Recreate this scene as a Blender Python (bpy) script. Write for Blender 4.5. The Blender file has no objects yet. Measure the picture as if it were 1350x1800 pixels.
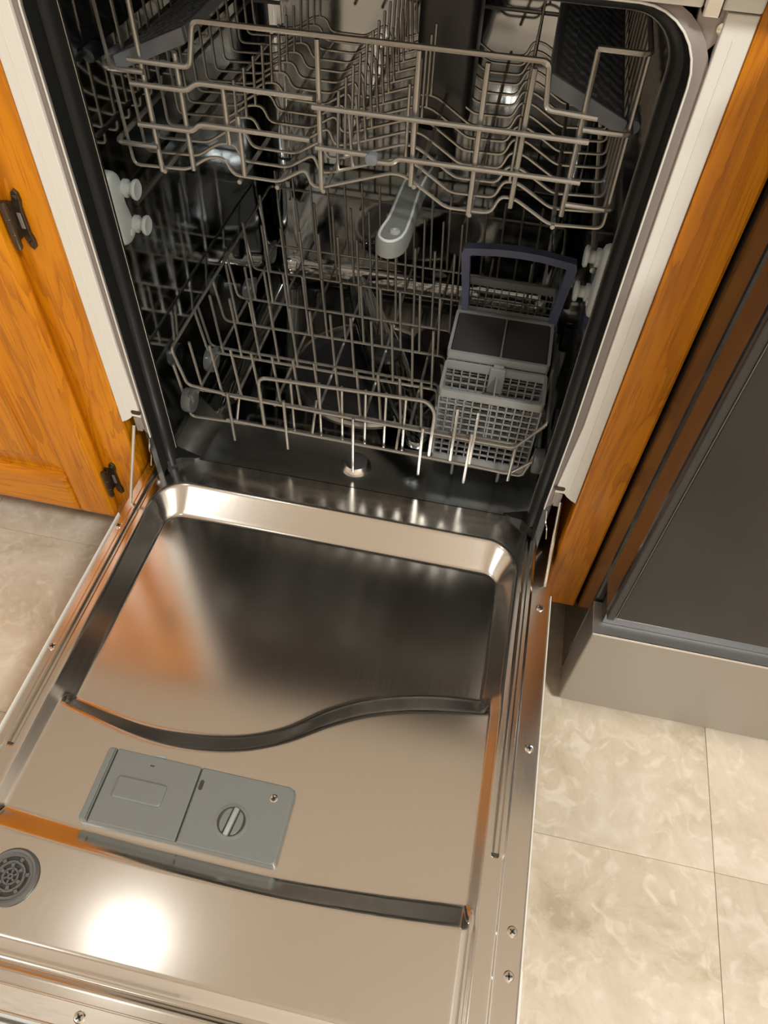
import bpy, bmesh, math, random
from mathutils import Vector, Matrix
random.seed(7)
scene = bpy.context.scene
COL = scene.collection

# ------------------------------------------------------------------ camera
cam_d = bpy.data.cameras.new('camera')
cam = bpy.data.objects.new('camera', cam_d); COL.objects.link(cam)
RT = Vector((0.97820317, 0.20446701, 0.03621866))
UP = Vector((-0.18244118, 0.76297730, 0.62014583))
FW = Vector((-0.09916535, 0.61323640, -0.78365002))
CAMLOC = Vector((0.160921, -0.628508, 1.045180))
mw = Matrix.Identity(4)
for i in range(3):
    mw[i][0] = RT[i]; mw[i][1] = UP[i]; mw[i][2] = -FW[i]; mw[i][3] = CAMLOC[i]
cam.matrix_world = mw
cam_d.sensor_fit = 'VERTICAL'; cam_d.sensor_height = 36.0
cam_d.lens = 1301.08 / 1800.0 * 36.0
cam_d.clip_start = 0.02
scene.camera = cam

# ------------------------------------------------------------------ world, exposure
world = bpy.data.worlds.new('room_air'); scene.world = world
world.use_nodes = True
world.node_tree.nodes['Background'].inputs[0].default_value = (0.9, 0.85, 0.8, 1)
world.node_tree.nodes['Background'].inputs[1].default_value = 0.15
scene.view_settings.view_transform = 'Standard'
scene.view_settings.look = 'None'
scene.view_settings.gamma = 1.0
scene.view_settings.use_curve_mapping = False
scene.view_settings.exposure = 0.0

CEIL = 2.42
# ceiling lamps: place, radius, watts, glow of the glass
LAMPS = [((-0.68, -0.37), 0.042, 0.75, 1.5, 'small round ceiling lamp above the left cabinet'),
         ((1.08, -1.28), 0.17, 52.0, 3.0, 'large round ceiling lamp behind the stove side'),
         ((-1.35, -1.30), 0.15, 15.0, 2.0, 'added round fill lamp, unseen, at the left end of the kitchen ceiling')]  # last lamp is an added, unseen fill that lifts the left floor and cabinet
LAMP_COL = (0.97, 0.95, 0.90)
for (lx, ly), r, w, glow, lab in LAMPS:
    ld = bpy.data.lights.new('ceiling_lamp_light', 'AREA'); ld.shape = 'DISK'; ld.size = 2 * r
    ld.energy = w; ld.color = LAMP_COL
    lo = bpy.data.objects.new('ceiling_lamp_light', ld); COL.objects.link(lo)
    lo.location = (lx, ly, CEIL - 0.075)

# ------------------------------------------------------------------ helpers
BASE = {}
def mesh(name, verts, faces, smooth=False, ang=None):
    m = bpy.data.meshes.new(name)
    m.from_pydata([tuple(v) for v in verts], [], faces); m.update()
    if smooth:
        for p in m.polygons: p.use_smooth = True
        if ang is not None:
            m.set_sharp_from_angle(angle=math.radians(ang))
    return m
def link(name, m, mat, parent=None, loc=(0, 0, 0)):
    o = bpy.data.objects.new(name, m); COL.objects.link(o)
    if mat is not None and m is not None and not m.materials: m.materials.append(mat)
    o.location = loc
    if parent is not None: o.parent = parent
    return o
def root_off(p):
    while p is not None:
        if p in BASE: return BASE[p]
        p = p.parent
    return Vector((0, 0, 0))
class MB:
    """collects shapes in world coordinates, build() links them as one mesh"""
    def __init__(s): s.v = []; s.f = []
    def add(s, v, f):
        n = len(s.v); s.v += [Vector(q) for q in v]; s.f += [tuple(i + n for i in q) for q in f]; return s
    def box(s, x0, x1, y0, y1, z0, z1, b=0.0):
        bm = bmesh.new(); bmesh.ops.create_cube(bm, size=1)
        for q in bm.verts:
            q.co = Vector(((x0 + x1) / 2 + q.co.x * (x1 - x0), (y0 + y1) / 2 + q.co.y * (y1 - y0), (z0 + z1) / 2 + q.co.z * (z1 - z0)))
        if b > 0: bmesh.ops.bevel(bm, geom=bm.edges[:], offset=b, segments=2, affect='EDGES', profile=.5)
        bm.verts.index_update()
        s.add([q.co.copy() for q in bm.verts], [tuple(w.index for w in f.verts) for f in bm.faces]); bm.free(); return s
    def tube(s, path, r, sides=7, closed=False, caps=True):
        P = [Vector(p) for p in path]; n = len(P); T = []
        for i in range(n):
            if closed: t = (P[(i + 1) % n] - P[i - 1])
            elif i == 0: t = P[1] - P[0]
            elif i == n - 1: t = P[-1] - P[-2]
            else: t = (P[i + 1] - P[i]).normalized() + (P[i] - P[i - 1]).normalized()
            T.append(t.normalized())
        a = Vector((0, 0, 1)) if abs(T[0].z) < .9 else Vector((1, 0, 0))
        nrm = (a - T[0] * a.dot(T[0])).normalized(); vs = []
        for i in range(n):
            nrm = (nrm - T[i] * nrm.dot(T[i])).normalized(); bi = T[i].cross(nrm)
            for k in range(sides):
                an = 2 * math.pi * k / sides
                vs.append(P[i] + (nrm * math.cos(an) + bi * math.sin(an)) * r)
        fs = []
        for i in range(n if closed else n - 1):
            j = (i + 1) % n
            for k in range(sides):
                l = (k + 1) % sides
                fs.append((i * sides + k, j * sides + k, j * sides + l, i * sides + l))
        if caps and not closed:
            fs.append(tuple(range(sides))); fs.append(tuple((n - 1) * sides + k for k in reversed(range(sides))))
        return s.add(vs, [tuple(reversed(f)) for f in fs])
    def lathe(s, c, axis, prof, n=24, cap0=True, cap1=True):
        """prof: (radius, height along axis)"""
        ax = Vector(axis).normalized(); a = Vector((1, 0, 0)) if abs(ax.x) < .9 else Vector((0, 1, 0))
        u = (a - ax * a.dot(ax)).normalized(); w = ax.cross(u); c = Vector(c); vs = []; fs = []
        for r, h in prof:
            for k in range(n):
                an = 2 * math.pi * k / n; vs.append(c + ax * h + (u * math.cos(an) + w * math.sin(an)) * r)
        for i in range(len(prof) - 1):
            for k in range(n):
                l = (k + 1) % n; fs.append((i * n + k, i * n + l, (i + 1) * n + l, (i + 1) * n + k))
        if cap0: fs.append(tuple(reversed(range(n))))
        if cap1: fs.append(tuple((len(prof) - 1) * n + k for k in range(n)))
        return s.add(vs, fs)
    def prism(s, poly, fn, d0, d1, b=0.0):
        """poly of 2-D points (ccw), fn(p, d)->3-D; extruded d0..d1, optional chamfer b at the d1 side"""
        n = len(poly); rings = [(d0, 0.0)]
        if b: rings += [(d1 - b if d1 > d0 else d1 + b, 0.0), (d1 - (b * .3 if d1 > d0 else -b * .3), b * .3), (d1, b)]
        else: rings += [(d1, 0.0)]
        vs = []
        for d, ins in rings:
            q = inset(poly, ins) if ins else poly
            vs += [fn(p, d) for p in q]
        fs = []
        for i in range(len(rings) - 1):
            for k in range(n):
                l = (k + 1) % n; fs.append((i * n + k, i * n + l, (i + 1) * n + l, (i + 1) * n + k))
        fs.append(tuple(reversed(range(n)))); fs.append(tuple((len(rings) - 1) * n + k for k in range(n)))
        return s.add(vs, fs)
    def build(s, name, mat, parent=None, smooth=False, ang=35):
        off = root_off(parent)
        m = mesh(name, [q - off for q in s.v], s.f, smooth, ang)
        bm = bmesh.new(); bm.from_mesh(m); bmesh.ops.recalc_face_normals(bm, faces=bm.faces[:]); bm.to_mesh(m); bm.free()
        return link(name, m, mat, parent)
def inset(poly, d):
    n = len(poly); out = []
    for i in range(n):
        a, b, c = poly[i - 1], poly[i], poly[(i + 1) % n]
        e1 = (b[0] - a[0], b[1] - a[1]); e2 = (c[0] - b[0], c[1] - b[1])
        l1 = math.hypot(*e1) or 1; l2 = math.hypot(*e2) or 1
        n1 = (-e1[1] / l1, e1[0] / l1); n2 = (-e2[1] / l2, e2[0] / l2)
        k = 1 + n1[0] * n2[0] + n1[1] * n2[1]; k = max(k, .3)
        out.append((b[0] + (n1[0] + n2[0]) / k * d, b[1] + (n1[1] + n2[1]) / k * d))
    return out
def rrect(x0, x1, y0, y1, r, n=5):
    """rounded rectangle, ccw; r may be 4 radii for corners x0y0, x1y0, x1y1, x0y1"""
    rs = r if isinstance(r, (list, tuple)) else [r] * 4
    pts = []
    for (cx, cy, a0), q in zip([(x0, y0, 180), (x1, y0, 270), (x1, y1, 0), (x0, y1, 90)], rs):
        sx = 1 if cx == x0 else -1; sy = 1 if cy == y0 else -1
        for k in range(n + 1):
            a = math.radians(a0 + 90 * k / n)
            pts.append((cx + sx * q + q * math.cos(a), cy + sy * q + q * math.sin(a)))
    return pts
def smooth_poly(P, it=2):
    for _ in range(it):
        Q = []
        for i in range(len(P)):
            a, b = P[i], P[(i + 1) % len(P)]
            Q += [(a[0] * .75 + b[0] * .25, a[1] * .75 + b[1] * .25), (a[0] * .25 + b[0] * .75, a[1] * .25 + b[1] * .75)]
        P = Q
    return P
def fillet(path, r, seg=4):
    P = [Vector(p) for p in path]; out = [P[0]]
    for i in range(1, len(P) - 1):
        a, b, c = P[i - 1], P[i], P[i + 1]; d1 = (a - b); d2 = (c - b)
        q = min(r, d1.length * .48, d2.length * .48)
        p1 = b + d1.normalized() * q; p2 = b + d2.normalized() * q
        for k in range(seg + 1):
            t = k / seg; out.append(p1 * (1 - t) ** 2 + b * 2 * t * (1 - t) + p2 * t ** 2)
    out.append(P[-1]); return out
def thing(name, label, cat, loc=(0, 0, 0), group=None):
    o = bpy.data.objects.new(name, None); COL.objects.link(o); o.location = loc
    o.empty_display_size = .05; BASE[o] = Vector(loc)
    return tag(o, label, cat, group)
def tag(o, label, cat, group=None):
    o['label'] = label; o['category'] = cat
    if group: o['group'] = group
    return o
def struct(o, label=None):
    o['kind'] = 'structure'
    if label: o['label'] = label
    return o
def copies(o, offs, parent):
    """copies of a part that share its mesh"""
    for d in offs:
        c = o.copy(); COL.objects.link(c); c.parent = parent; c.location = o.location + Vector(d)

# ------------------------------------------------------------------ materials
def newmat(name):
    m = bpy.data.materials.new(name); m.use_nodes = True
    return m, m.node_tree.nodes, m.node_tree.links, m.node_tree.nodes['Principled BSDF']
def plain(name, col, rough=.5, metal=0.0, coat=0.0, spec=.5, bump=0.0, bscale=200):
    m, N, L, b = newmat(name)
    b.inputs['Base Color'].default_value = (*col, 1); b.inputs['Roughness'].default_value = rough
    b.inputs['Metallic'].default_value = metal; b.inputs['Coat Weight'].default_value = coat
    b.inputs['Specular IOR Level'].default_value = spec
    if bump:
        tc = N.new('ShaderNodeTexCoord'); nz = N.new('ShaderNodeTexNoise'); bp = N.new('ShaderNodeBump')
        nz.inputs['Scale'].default_value = bscale; L.new(tc.outputs['Object'], nz.inputs['Vector'])
        bp.inputs['Strength'].default_value = bump; bp.inputs['Distance'].default_value = .001
        L.new(nz.outputs['Fac'], bp.inputs['Height']); L.new(bp.outputs['Normal'], b.inputs['Normal'])
    return m
def steel(name, col, rough, stretch=(4, 260, 4), vary=.07, bump=.015):
    m, N, L, b = newmat(name)
    b.inputs['Metallic'].default_value = 1; b.inputs['Base Color'].default_value = (*col, 1)
    tc = N.new('ShaderNodeTexCoord'); mp = N.new('ShaderNodeMapping'); nz = N.new('ShaderNodeTexNoise')
    mp.inputs['Scale'].default_value = stretch; nz.inputs['Scale'].default_value = 6; nz.inputs['Detail'].default_value = 3
    L.new(tc.outputs['Object'], mp.inputs['Vector']); L.new(mp.outputs['Vector'], nz.inputs['Vector'])
    mr = N.new('ShaderNodeMapRange'); mr.inputs['To Min'].default_value = rough - vary; mr.inputs['To Max'].default_value = rough + vary
    L.new(nz.outputs['Fac'], mr.inputs['Value']); L.new(mr.outputs['Result'], b.inputs['Roughness'])
    bp = N.new('ShaderNodeBump'); bp.inputs['Strength'].default_value = bump; bp.inputs['Distance'].default_value = .001
    L.new(nz.outputs['Fac'], bp.inputs['Height']); L.new(bp.outputs['Normal'], b.inputs['Normal'])
    return m
def oak(name, c_dark, c_mid, c_light, axis='z', rough=.32):
    m, N, L, b = newmat(name)
    tc = N.new('ShaderNodeTexCoord'); mp = N.new('ShaderNodeMapping')
    L.new(tc.outputs['Object'], mp.inputs['Vector'])
    sc = {'z': (6, 6, .7), 'x': (.7, 6, 6)}[axis]
    mp.inputs['Scale'].default_value = sc
    nz = N.new('ShaderNodeTexNoise'); nz.inputs['Scale'].default_value = 3.0; nz.inputs['Detail'].default_value = 5; nz.inputs['Distortion'].default_value = .8
    L.new(mp.outputs['Vector'], nz.inputs['Vector'])
    # cathedral bands
    mul = N.new('ShaderNodeMath'); mul.operation = 'MULTIPLY'; mul.inputs[1].default_value = 9
    L.new(nz.outputs['Fac'], mul.inputs[0])
    sn = N.new('ShaderNodeMath'); sn.operation = 'FRACT'; L.new(mul.outputs[0], sn.inputs[0])
    # fine pores
    mp2 = N.new('ShaderNodeMapping'); mp2.inputs['Scale'].default_value = {'z': (260, 260, 9), 'x': (9, 260, 260)}[axis]
    L.new(tc.outputs['Object'], mp2.inputs['Vector'])
    nz2 = N.new('ShaderNodeTexNoise'); nz2.inputs['Scale'].default_value = 1.6; nz2.inputs['Detail'].default_value = 2
    L.new(mp2.outputs['Vector'], nz2.inputs['Vector'])
    r1 = N.new('ShaderNodeValToRGB'); r1.color_ramp.elements[0].position = .25; r1.color_ramp.elements[0].color = (*c_mid, 1)
    r1.color_ramp.elements[1].position = .75; r1.color_ramp.elements[1].color = (*c_light, 1)
    L.new(nz.outputs['Fac'], r1.inputs['Fac'])
    r2 = N.new('ShaderNodeValToRGB'); r2.color_ramp.elements[0].position = .0; r2.color_ramp.elements[0].color = (.5, .5, .5, 1)
    r2.color_ramp.elements[1].position = .5; r2.color_ramp.elements[1].color = (0, 0, 0, 1)
    L.new(sn.outputs[0], r2.inputs['Fac'])
    mx = N.new('ShaderNodeMix'); mx.data_type = 'RGBA'; L.new(r2.outputs['Color'], mx.inputs[0])
    L.new(r1.outputs['Color'], mx.inputs[6]); mx.inputs[7].default_value = (*c_dark, 1)
    r3 = N.new('ShaderNodeValToRGB'); r3.color_ramp.elements[0].position = .34; r3.color_ramp.elements[0].color = (.38, .38, .38, 1)
    r3.color_ramp.elements[1].position = .46; r3.color_ramp.elements[1].color = (0, 0, 0, 1)
    L.new(nz2.outputs['Fac'], r3.inputs['Fac'])
    mx2 = N.new('ShaderNodeMix'); mx2.data_type = 'RGBA'; L.new(r3.outputs['Color'], mx2.inputs[0])
    L.new(mx.outputs[2], mx2.inputs[6]); mx2.inputs[7].default_value = (*c_dark, 1)
    L.new(mx2.outputs[2], b.inputs['Base Color'])
    b.inputs['Roughness'].default_value = rough; b.inputs['Coat Weight'].default_value = .12; b.inputs['Coat Roughness'].default_value = .25; b.inputs['Specular IOR Level'].default_value = .35
    bp = N.new('ShaderNodeBump'); bp.inputs['Strength'].default_value = .12; bp.inputs['Distance'].default_value = .001
    L.new(nz2.outputs['Fac'], bp.inputs['Height']); L.new(bp.outputs['Normal'], b.inputs['Normal'])
    return m
def marble_vinyl(name):
    m, N, L, b = newmat(name)
    tc = N.new('ShaderNodeTexCoord'); oi = N.new('ShaderNodeObjectInfo')
    off = N.new('ShaderNodeVectorMath'); off.operation = 'SCALE'; off.inputs['Scale'].default_value = 7.0
    cb = N.new('ShaderNodeCombineXYZ'); L.new(oi.outputs['Random'], cb.inputs[0]); L.new(oi.outputs['Random'], cb.inputs[1])
    L.new(cb.outputs[0], off.inputs[0])
    ad = N.new('ShaderNodeVectorMath'); ad.operation = 'ADD'; L.new(tc.outputs['Object'], ad.inputs[0]); L.new(off.outputs[0], ad.inputs[1])
    n1 = N.new('ShaderNodeTexNoise'); n1.inputs['Scale'].default_value = 7; n1.inputs['Detail'].default_value = 9; n1.inputs['Roughness'].default_value = .7; n1.inputs['Distortion'].default_value = .6
    n2 = N.new('ShaderNodeTexNoise'); n2.inputs['Scale'].default_value = 34; n2.inputs['Detail'].default_value = 7; n2.inputs['Distortion'].default_value = 1.2
    n3 = N.new('ShaderNodeTexNoise'); n3.inputs['Scale'].default_value = 3.2; n3.inputs['Detail'].default_value = 3
    for q in (n1, n2, n3): L.new(ad.outputs[0], q.inputs['Vector'])
    r1 = N.new('ShaderNodeValToRGB'); e = r1.color_ramp.elements
    e[0].position = .33; e[0].color = (.43, .35, .25, 1); e[1].position = .66; e[1].color = (.70, .63, .54, 1)
    k = e.new(.45); k.color = (.57, .49, .375, 1); k = e.new(.54); k.color = (.64, .555, .45, 1)
    L.new(n1.outputs['Fac'], r1.inputs['Fac'])
    r2 = N.new('ShaderNodeValToRGB'); r2.color_ramp.elements[0].position = .52; r2.color_ramp.elements[0].color = (0, 0, 0, 1)
    r2.color_ramp.elements[1].position = .68; r2.color_ramp.elements[1].color = (.6, .6, .6, 1)
    L.new(n2.outputs['Fac'], r2.inputs['Fac'])
    mx = N.new('ShaderNodeMix'); mx.data_type = 'RGBA'; L.new(r2.outputs['Color'], mx.inputs[0]); L.new(r1.outputs['Color'], mx.inputs[6])
    mx.inputs[7].default_value = (.78, .71, .62, 1)
    r3 = N.new('ShaderNodeValToRGB'); r3.color_ramp.elements[0].position = .45; r3.color_ramp.elements[0].color = (0, 0, 0, 1)
    r3.color_ramp.elements[1].position = .75; r3.color_ramp.elements[1].color = (.55, .55, .55, 1)
    L.new(n3.outputs['Fac'], r3.inputs['Fac'])
    mx2 = N.new('ShaderNodeMix'); mx2.data_type = 'RGBA'; L.new(r3.outputs['Color'], mx2.inputs[0]); L.new(mx.outputs[2], mx2.inputs[6])
    mx2.inputs[7].default_value = (.53, .475, .43, 1)
    L.new(mx2.outputs[2], b.inputs['Base Color']); b.inputs['Roughness'].default_value = .42
    bp = N.new('ShaderNodeBump'); bp.inputs['Strength'].default_value = .05; bp.inputs['Distance'].default_value = .002
    L.new(n2.outputs['Fac'], bp.inputs['Height']); L.new(bp.outputs['Normal'], b.inputs['Normal'])
    return m
M = dict(
    liner=steel('brushed_door_steel', (.70, .68, .65), .175, (260, 3, 4), .04),
    trim=steel('bright_trim_steel', (.70, .67, .62), .24, (6, 60, 6), .05),
    tub=steel('tub_steel', (.31, .325, .33), .07, (6, 6, 8), .02, .004),
    lip=steel('tub_lip_steel', (.46, .48, .48), .22, (6, 60, 6), .04),
    chrome=plain('screw_steel', (.72, .70, .66), .18, 1),
    dark=plain('screw_recess', (.03, .03, .03), .5),
    wire=plain('grey_coated_wire', (.33, .315, .285), .27, 0.75, .1, .6),
    white=plain('white_enamel', (.72, .71, .665), .4, 0, .1),
    seam=plain('galvanised_flange', (.31, .27, .25), .5, .35),
    rubber=plain('black_rubber', (.009, .010, .010), .42, 0, 0, .25),
    grey=plain('grey_plastic', (.165, .176, .168), .42, 0, 0, .42, .05, 500),
    greylt=plain('pale_grey_plastic', (.30, .325, .318), .38),
    basket=plain('basket_plastic', (.25, .26, .258), .42),
    wheel=plain('wheel_plastic', (.085, .09, .09), .3),
    vent=plain('vent_plastic', (.10, .10, .094), .45),
    bead=plain('arm_rim_plastic', (.52, .56, .56), .35),
    lid=plain('lid_plastic', (.04, .04, .04), .4),
    navy=plain('navy_plastic', (.075, .085, .145), .42),
    shelf=plain('shelf_plastic', (.15, .165, .19), .42),
    black=plain('black_plastic', (.02, .02, .021), .38),
    bronze=plain('aged_bronze', (.085, .065, .04), .36, .75),
    oak=oak('oak_upright', (.28, .075, .002), (.56, .185, .003), (.70, .27, .004), 'z'),
    oakx=oak('oak_level', (.28, .075, .002), (.56, .185, .003), (.70, .27, .004), 'x'),
    floor=marble_vinyl('marbled_vinyl'),
    grout=plain('tile_joint', (.50, .43, .34), .8),
    wall=plain('tan_wall_paint', (.83, .77, .70), .8, 0, 0, .3, .1, 90),
    ceil=plain('ceiling_paint', (.88, .82, .75), .9, 0, 0, .2, .15, 120),
    counter=plain('laminate_counter', (.58, .50, .42), .35, 0, .1),
    glass=plain('black_oven_glass', (.012, .0115, .011), .16, 0, 0, .42),
    stove=plain('black_stove_enamel', (.018, .018, .018), .16, 0, .3),
    drawer=steel('grey_drawer_steel', (.41, .39, .365), .36, (3, 60, 60), .04),
    drawlip=steel('polished_drawer_lip', (.72, .72, .72), .42, (200, 4, 4), .05),
    edge=plain('dull_edge', (.16, .15, .14), .4, .6),
    toe=plain('dark_toe_board', (.07, .04, .02), .7),
)
gm, GN, GL, gb = newmat('lamp_glass')
gb.inputs['Base Color'].default_value = (1, .95, .88, 1)
gb.inputs['Emission Color'].default_value = (1, .9, .78, 1); gb.inputs['Emission Strength'].default_value = 30

# ------------------------------------------------------------------ the room
X0, X1, Y0, Y1 = -2.2, 1.75, -2.7, 0.66
fl = MB().box(X0, X1, Y0, Y1, -.05, -.0015).build('floor', M['grout']); struct(fl)
T = .3048; tx0, ty0 = .5777, -.3032
tb = MB().box(-T / 2 + .0004, T / 2 - .0004, -T / 2 + .0004, T / 2 - .0004, -.0015, 0, .0003)
tile0 = None
i0 = math.floor((X0 - tx0) / T); i1 = math.ceil((X1 - tx0) / T); j0 = math.floor((Y0 - ty0) / T); j1 = math.ceil((Y1 - ty0) / T)
for i in range(i0, i1):
    for j in range(j0, j1):
        cx = tx0 + (i + .5) * T; cy = ty0 + (j + .5) * T
        if cx - T / 2 < X0 - .25 or cx + T / 2 > X1 + .25 or cy - T / 2 < Y0 - .25 or cy + T / 2 > Y1 + .25: continue
        if not (-1.4 < cx < 1.5 and -1.9 < cy < .3): continue
        if tile0 is None:
            tile0 = tb.build('floor_tile', M['floor'], fl); tile0.location = (cx, cy, 0)
        else:
            c = tile0.copy(); COL.objects.link(c); c.parent = fl; c.location = (cx, cy, 0)
struct(MB().box(X0, X1, Y1, Y1 + .1, 0, CEIL).build('wall_back', M['wall']))
struct(MB().box(X0 - .1, X0, Y0, Y1, 0, CEIL).build('wall_left', M['wall']))
struct(MB().box(X1, X1 + .1, Y0, Y1, 0, CEIL).build('wall_right', M['wall']))
struct(MB().box(X0, X1, Y0 - .1, Y0, 0, CEIL).build('wall_rear', M['wall']))
struct(MB().box(X0, X1, Y0, Y1, CEIL, CEIL + .08).build('ceiling', M['ceil']))
for (lx, ly), r, w, glow, lab in LAMPS:
    t = thing('ceiling_lamp', lab, 'lamp', (lx, ly, CEIL))
    MB().lathe((lx, ly, CEIL), (0, 0, -1), [(r * 1.08, 0), (r * 1.08, .02), (r * 1.0, .028)], 32).build('canopy', M['white'], t, True)
    g = gm.copy(); g.node_tree.nodes['Principled BSDF'].inputs['Emission Strength'].default_value = glow
    MB().lathe((lx, ly, CEIL - .026), (0, 0, -1), [(r * .97, 0), (r * .96, .012), (r * .85, .028), (r * .6, .038), (r * .3, .043), (.002, .044)], 32).build('lamp_glass', g, t, True)

# ------------------------------------------------------------------ counter
ct = thing('countertop', 'beige laminate countertop above the dishwasher', 'countertop', (-.4, .3, .885))
MB().box(X0 + .02, .352, -.03, Y1, .888, .925, .006).build('slab', M['counter'], ct)
MB().box(X0 + .02, .352, Y1 - .02, Y1, .925, 1.03, .004).build('backsplash', M['counter'], ct)
def panel_door(par, x0, x1, y, z0, z1, fw=.068, name='door', bar=.08, rnd=.004):
    """frame-and-raised-panel cabinet door whose front lies at y; boards are sub-parts"""
    d = MB().box(x0 + .01, x1 - .01, y + .0125, y + .0185, z0 + .01, z1 - .01).build(name, M['oak'], par)
    MB().box(x0, x0 + fw, y, y + .019, z0, z1, rnd).build('door_stile', M['oak'], d)
    MB().box(x1 - fw, x1, y, y + .019, z0, z1, rnd).build('door_stile', M['oak'], d)
    MB().box(x0 + fw, x1 - fw, y + .0003, y + .019, z0, z0 + bar, rnd * .8).build('door_rail', M['oakx'], d)
    MB().box(x0 + fw, x1 - fw, y + .0003, y + .019, z1 - bar, z1, rnd * .8).build('door_rail', M['oakx'], d)
    a = [(x0 + fw + .001, z0 + bar + .001), (x1 - fw - .001, z0 + bar + .001), (x1 - fw - .001, z1 - bar - .001), (x0 + fw + .001, z1 - bar - .001)]
    mb = MB(); rings = [(a, y + .011), (inset(a, .006), y + .0112), (inset(a, .036), y + .0050), (inset(a, .0375), y + .002)]
    vs = [Vector((p[0], yy, p[1])) for q, yy in rings for p in q]; fs = []
    for i in range(3):
        for k in range(4): fs.append((i * 4 + k, i * 4 + (k + 1) % 4, (i + 1) * 4 + (k + 1) % 4, (i + 1) * 4 + k))
    fs.append((12, 13, 14, 15)); mb.add(vs, fs)
    mb.build('raised_panel', M['oak'], d)
    return d

# ------------------------------------------------------------------ left base cabinet
bc = thing('base_cabinet', 'honey oak base cabinet with raised panel door left of the dishwasher', 'cabinet', (-.65, .3, 0))
MB().box(-1.20, -.3055, .02, Y1 - .01, .10, .886).build('carcass', M['oak'], bc)
MB().box(-1.20, -.3055, .075, .09, 0, .10).build('toe_board', M['toe'], bc)
MB().box(-.385, -.3027, 0, .02, .1005, .886, .003).build('face_stile', M['oak'], bc)
MB().box(-1.20, -.385, .0004, .02, .1005, .15, .003).build('face_rail', M['oakx'], bc)
MB().box(-1.20, -.385, .0004, .02, .85, .886, .003).build('face_rail', M['oakx'], bc)
panel_door(bc, -.87, -.3545, -.020, .128, .845, .059, 'door', .078, .0085)
def cabinet_hinge(par, xe, zc):
    h = MB().lathe((xe + .009, -.0150, zc - .026), (0, 0, 1), [(.0036, 0), (.0042, .002), (.0042, .017), (.0038, .0175), (.0042, .018), (.0042, .034), (.0038, .0345), (.0042, .035), (.0042, .05), (.0036, .052)], 12).build('hinge', M['bronze'], par, True)
    # leaf on the stile: pointed ends
    pl = [(.002, -.019), (.010, -.019), (.0125, -.030), (.0165, -.034), (.0205, -.030), (.0210, -.022), (.0190, -.014), (.0190, .014), (.0210, .022), (.0205, .030), (.0165, .034), (.0125, .030), (.010, .019), (.002, .019)]
    MB().prism([(p[0], p[1]) for p in pl], lambda p, d: Vector((xe + p[0], d, zc + p[1])), 0.0, -.0034, .0012).build('leaf', M['bronze'], h)
    MB().box(xe + .0075, xe + .0105, -.0150, -.001, zc - .019, zc + .019, .0008).build('wrap', M['bronze'], h)
    for s in (-1, 1):
        MB().lathe((xe + .0165, -.0034, zc + s * .026), (0, -1, 0), [(.0030, 0), (.0028, .001), (.0018, .0016), (.0005, .0018)], 12).build('screw', M['bronze'], h, True)
    MB().box(xe + .0120, xe + .0165, -.0045, -.0034, zc - .009, zc + .009, .0006).build('stop_plate', M['seam'], h)
cabinet_hinge(bc, -.3530, .617)
cabinet_hinge(bc, -.3590, .206)

# ------------------------------------------------------------------ right oak stile
es = thing('end_panel', 'narrow oak end panel between dishwasher and stove', 'panel', (.328, .3, 0))
MB().box(.3030, .3545, 0, .02, .1005, .886, .0035).build('face_stile', M['oak'], es)
MB().box(.3060, .3535, .02, Y1 - .01, .1005, .886).build('side_board', M['oak'], es)
MB().box(.3060, .3535, .075, .09, 0, .1005).build('toe_board', M['toe'], es)

# ------------------------------------------------------------------ stove
st = thing('stove', 'black stove with dark glass oven door and grey steel drawer', 'stove', (.74, .2, 0))
sx0, sx1 = .3565, 1.118
MB().box(sx0, sx1, -.062, Y1 - .03, .022, .90, .004).build('body', M['stove'], st)
for fx in (sx0 + .06, sx1 - .06):
    for fy in (-.03, .55):
        MB().lathe((fx, fy, 0), (0, 0, 1), [(.018, 0), (.018, .006), (.010, .008), (.010, .023)], 14).build('foot', M['black'], st, True)
MB().box(sx0, sx1, -.10, Y1 - .03, .90, .918, .004).build('cooktop', M['glass'], st)
MB().box(sx0, sx1, Y1 - .09, Y1 - .03, .918, 1.10, .01).build('back_panel', M['stove'], st)
MB().box(sx0 + .004, sx1 - .004, -.10, -.062, .80, .895, .006).build('control_panel', M['stove'], st)
dr = MB().box(sx0 - .0005, sx1, -.1115, -.063, .022, .2175, .002).build('drawer', M['drawer'], st)
MB().box(sx0 - .0007, sx1, -.1125, -.0640, .2178, .2196, .0006).build('drawer_lip', M['drawlip'], dr)
MB().box(sx0 - .0007, sx1, -.1137, -.1113, .2160, .2199, .0009).build('drawer_edge', M['chrome'], dr)
MB().box(sx0 + .010, sx1 - .010, -.0945, -.0650, .2197, .262, .001).build('drawer_gap_shade', M['black'], dr)  # black block standing in for the shaded gap under the oven door
od = MB().box(sx0 + .001, sx1 - .001, -.118, -.066, .276, .79, .004).build('oven_door', M['stove'], st)
MB().box(sx0 + .010, sx1 - .010, -.128, -.118, .284, .785, .002).build('oven_glass', M['glass'], od)
MB().box(sx0 + .001, sx0 + .010, -.1275, -.118, .278, .788, .0015).build('door_trim', M['black'], od)
MB().box(sx0 + .0095, sx0 + .0105, -.1290, -.1280, .286, .785, .0004).build('glass_edge', M['edge'], od)
hb = MB().tube([(sx0 + .06, -.17, .76), (sx1 - .06, -.17, .76)], .011, 12).build('oven_handle', M['trim'], st, True)
for hx in (sx0 + .09, sx1 - .09): MB().tube([(hx, -.17, .76), (hx, -.128, .76)], .008, 10).build('handle_post', M['trim'], hb, True)

# ------------------------------------------------------------------ dishwasher
ZD = .2312
dw = thing('dishwasher', 'open built-in dishwasher with steel tub and lowered steel door', 'dishwasher', (0, .25, 0))
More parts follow.
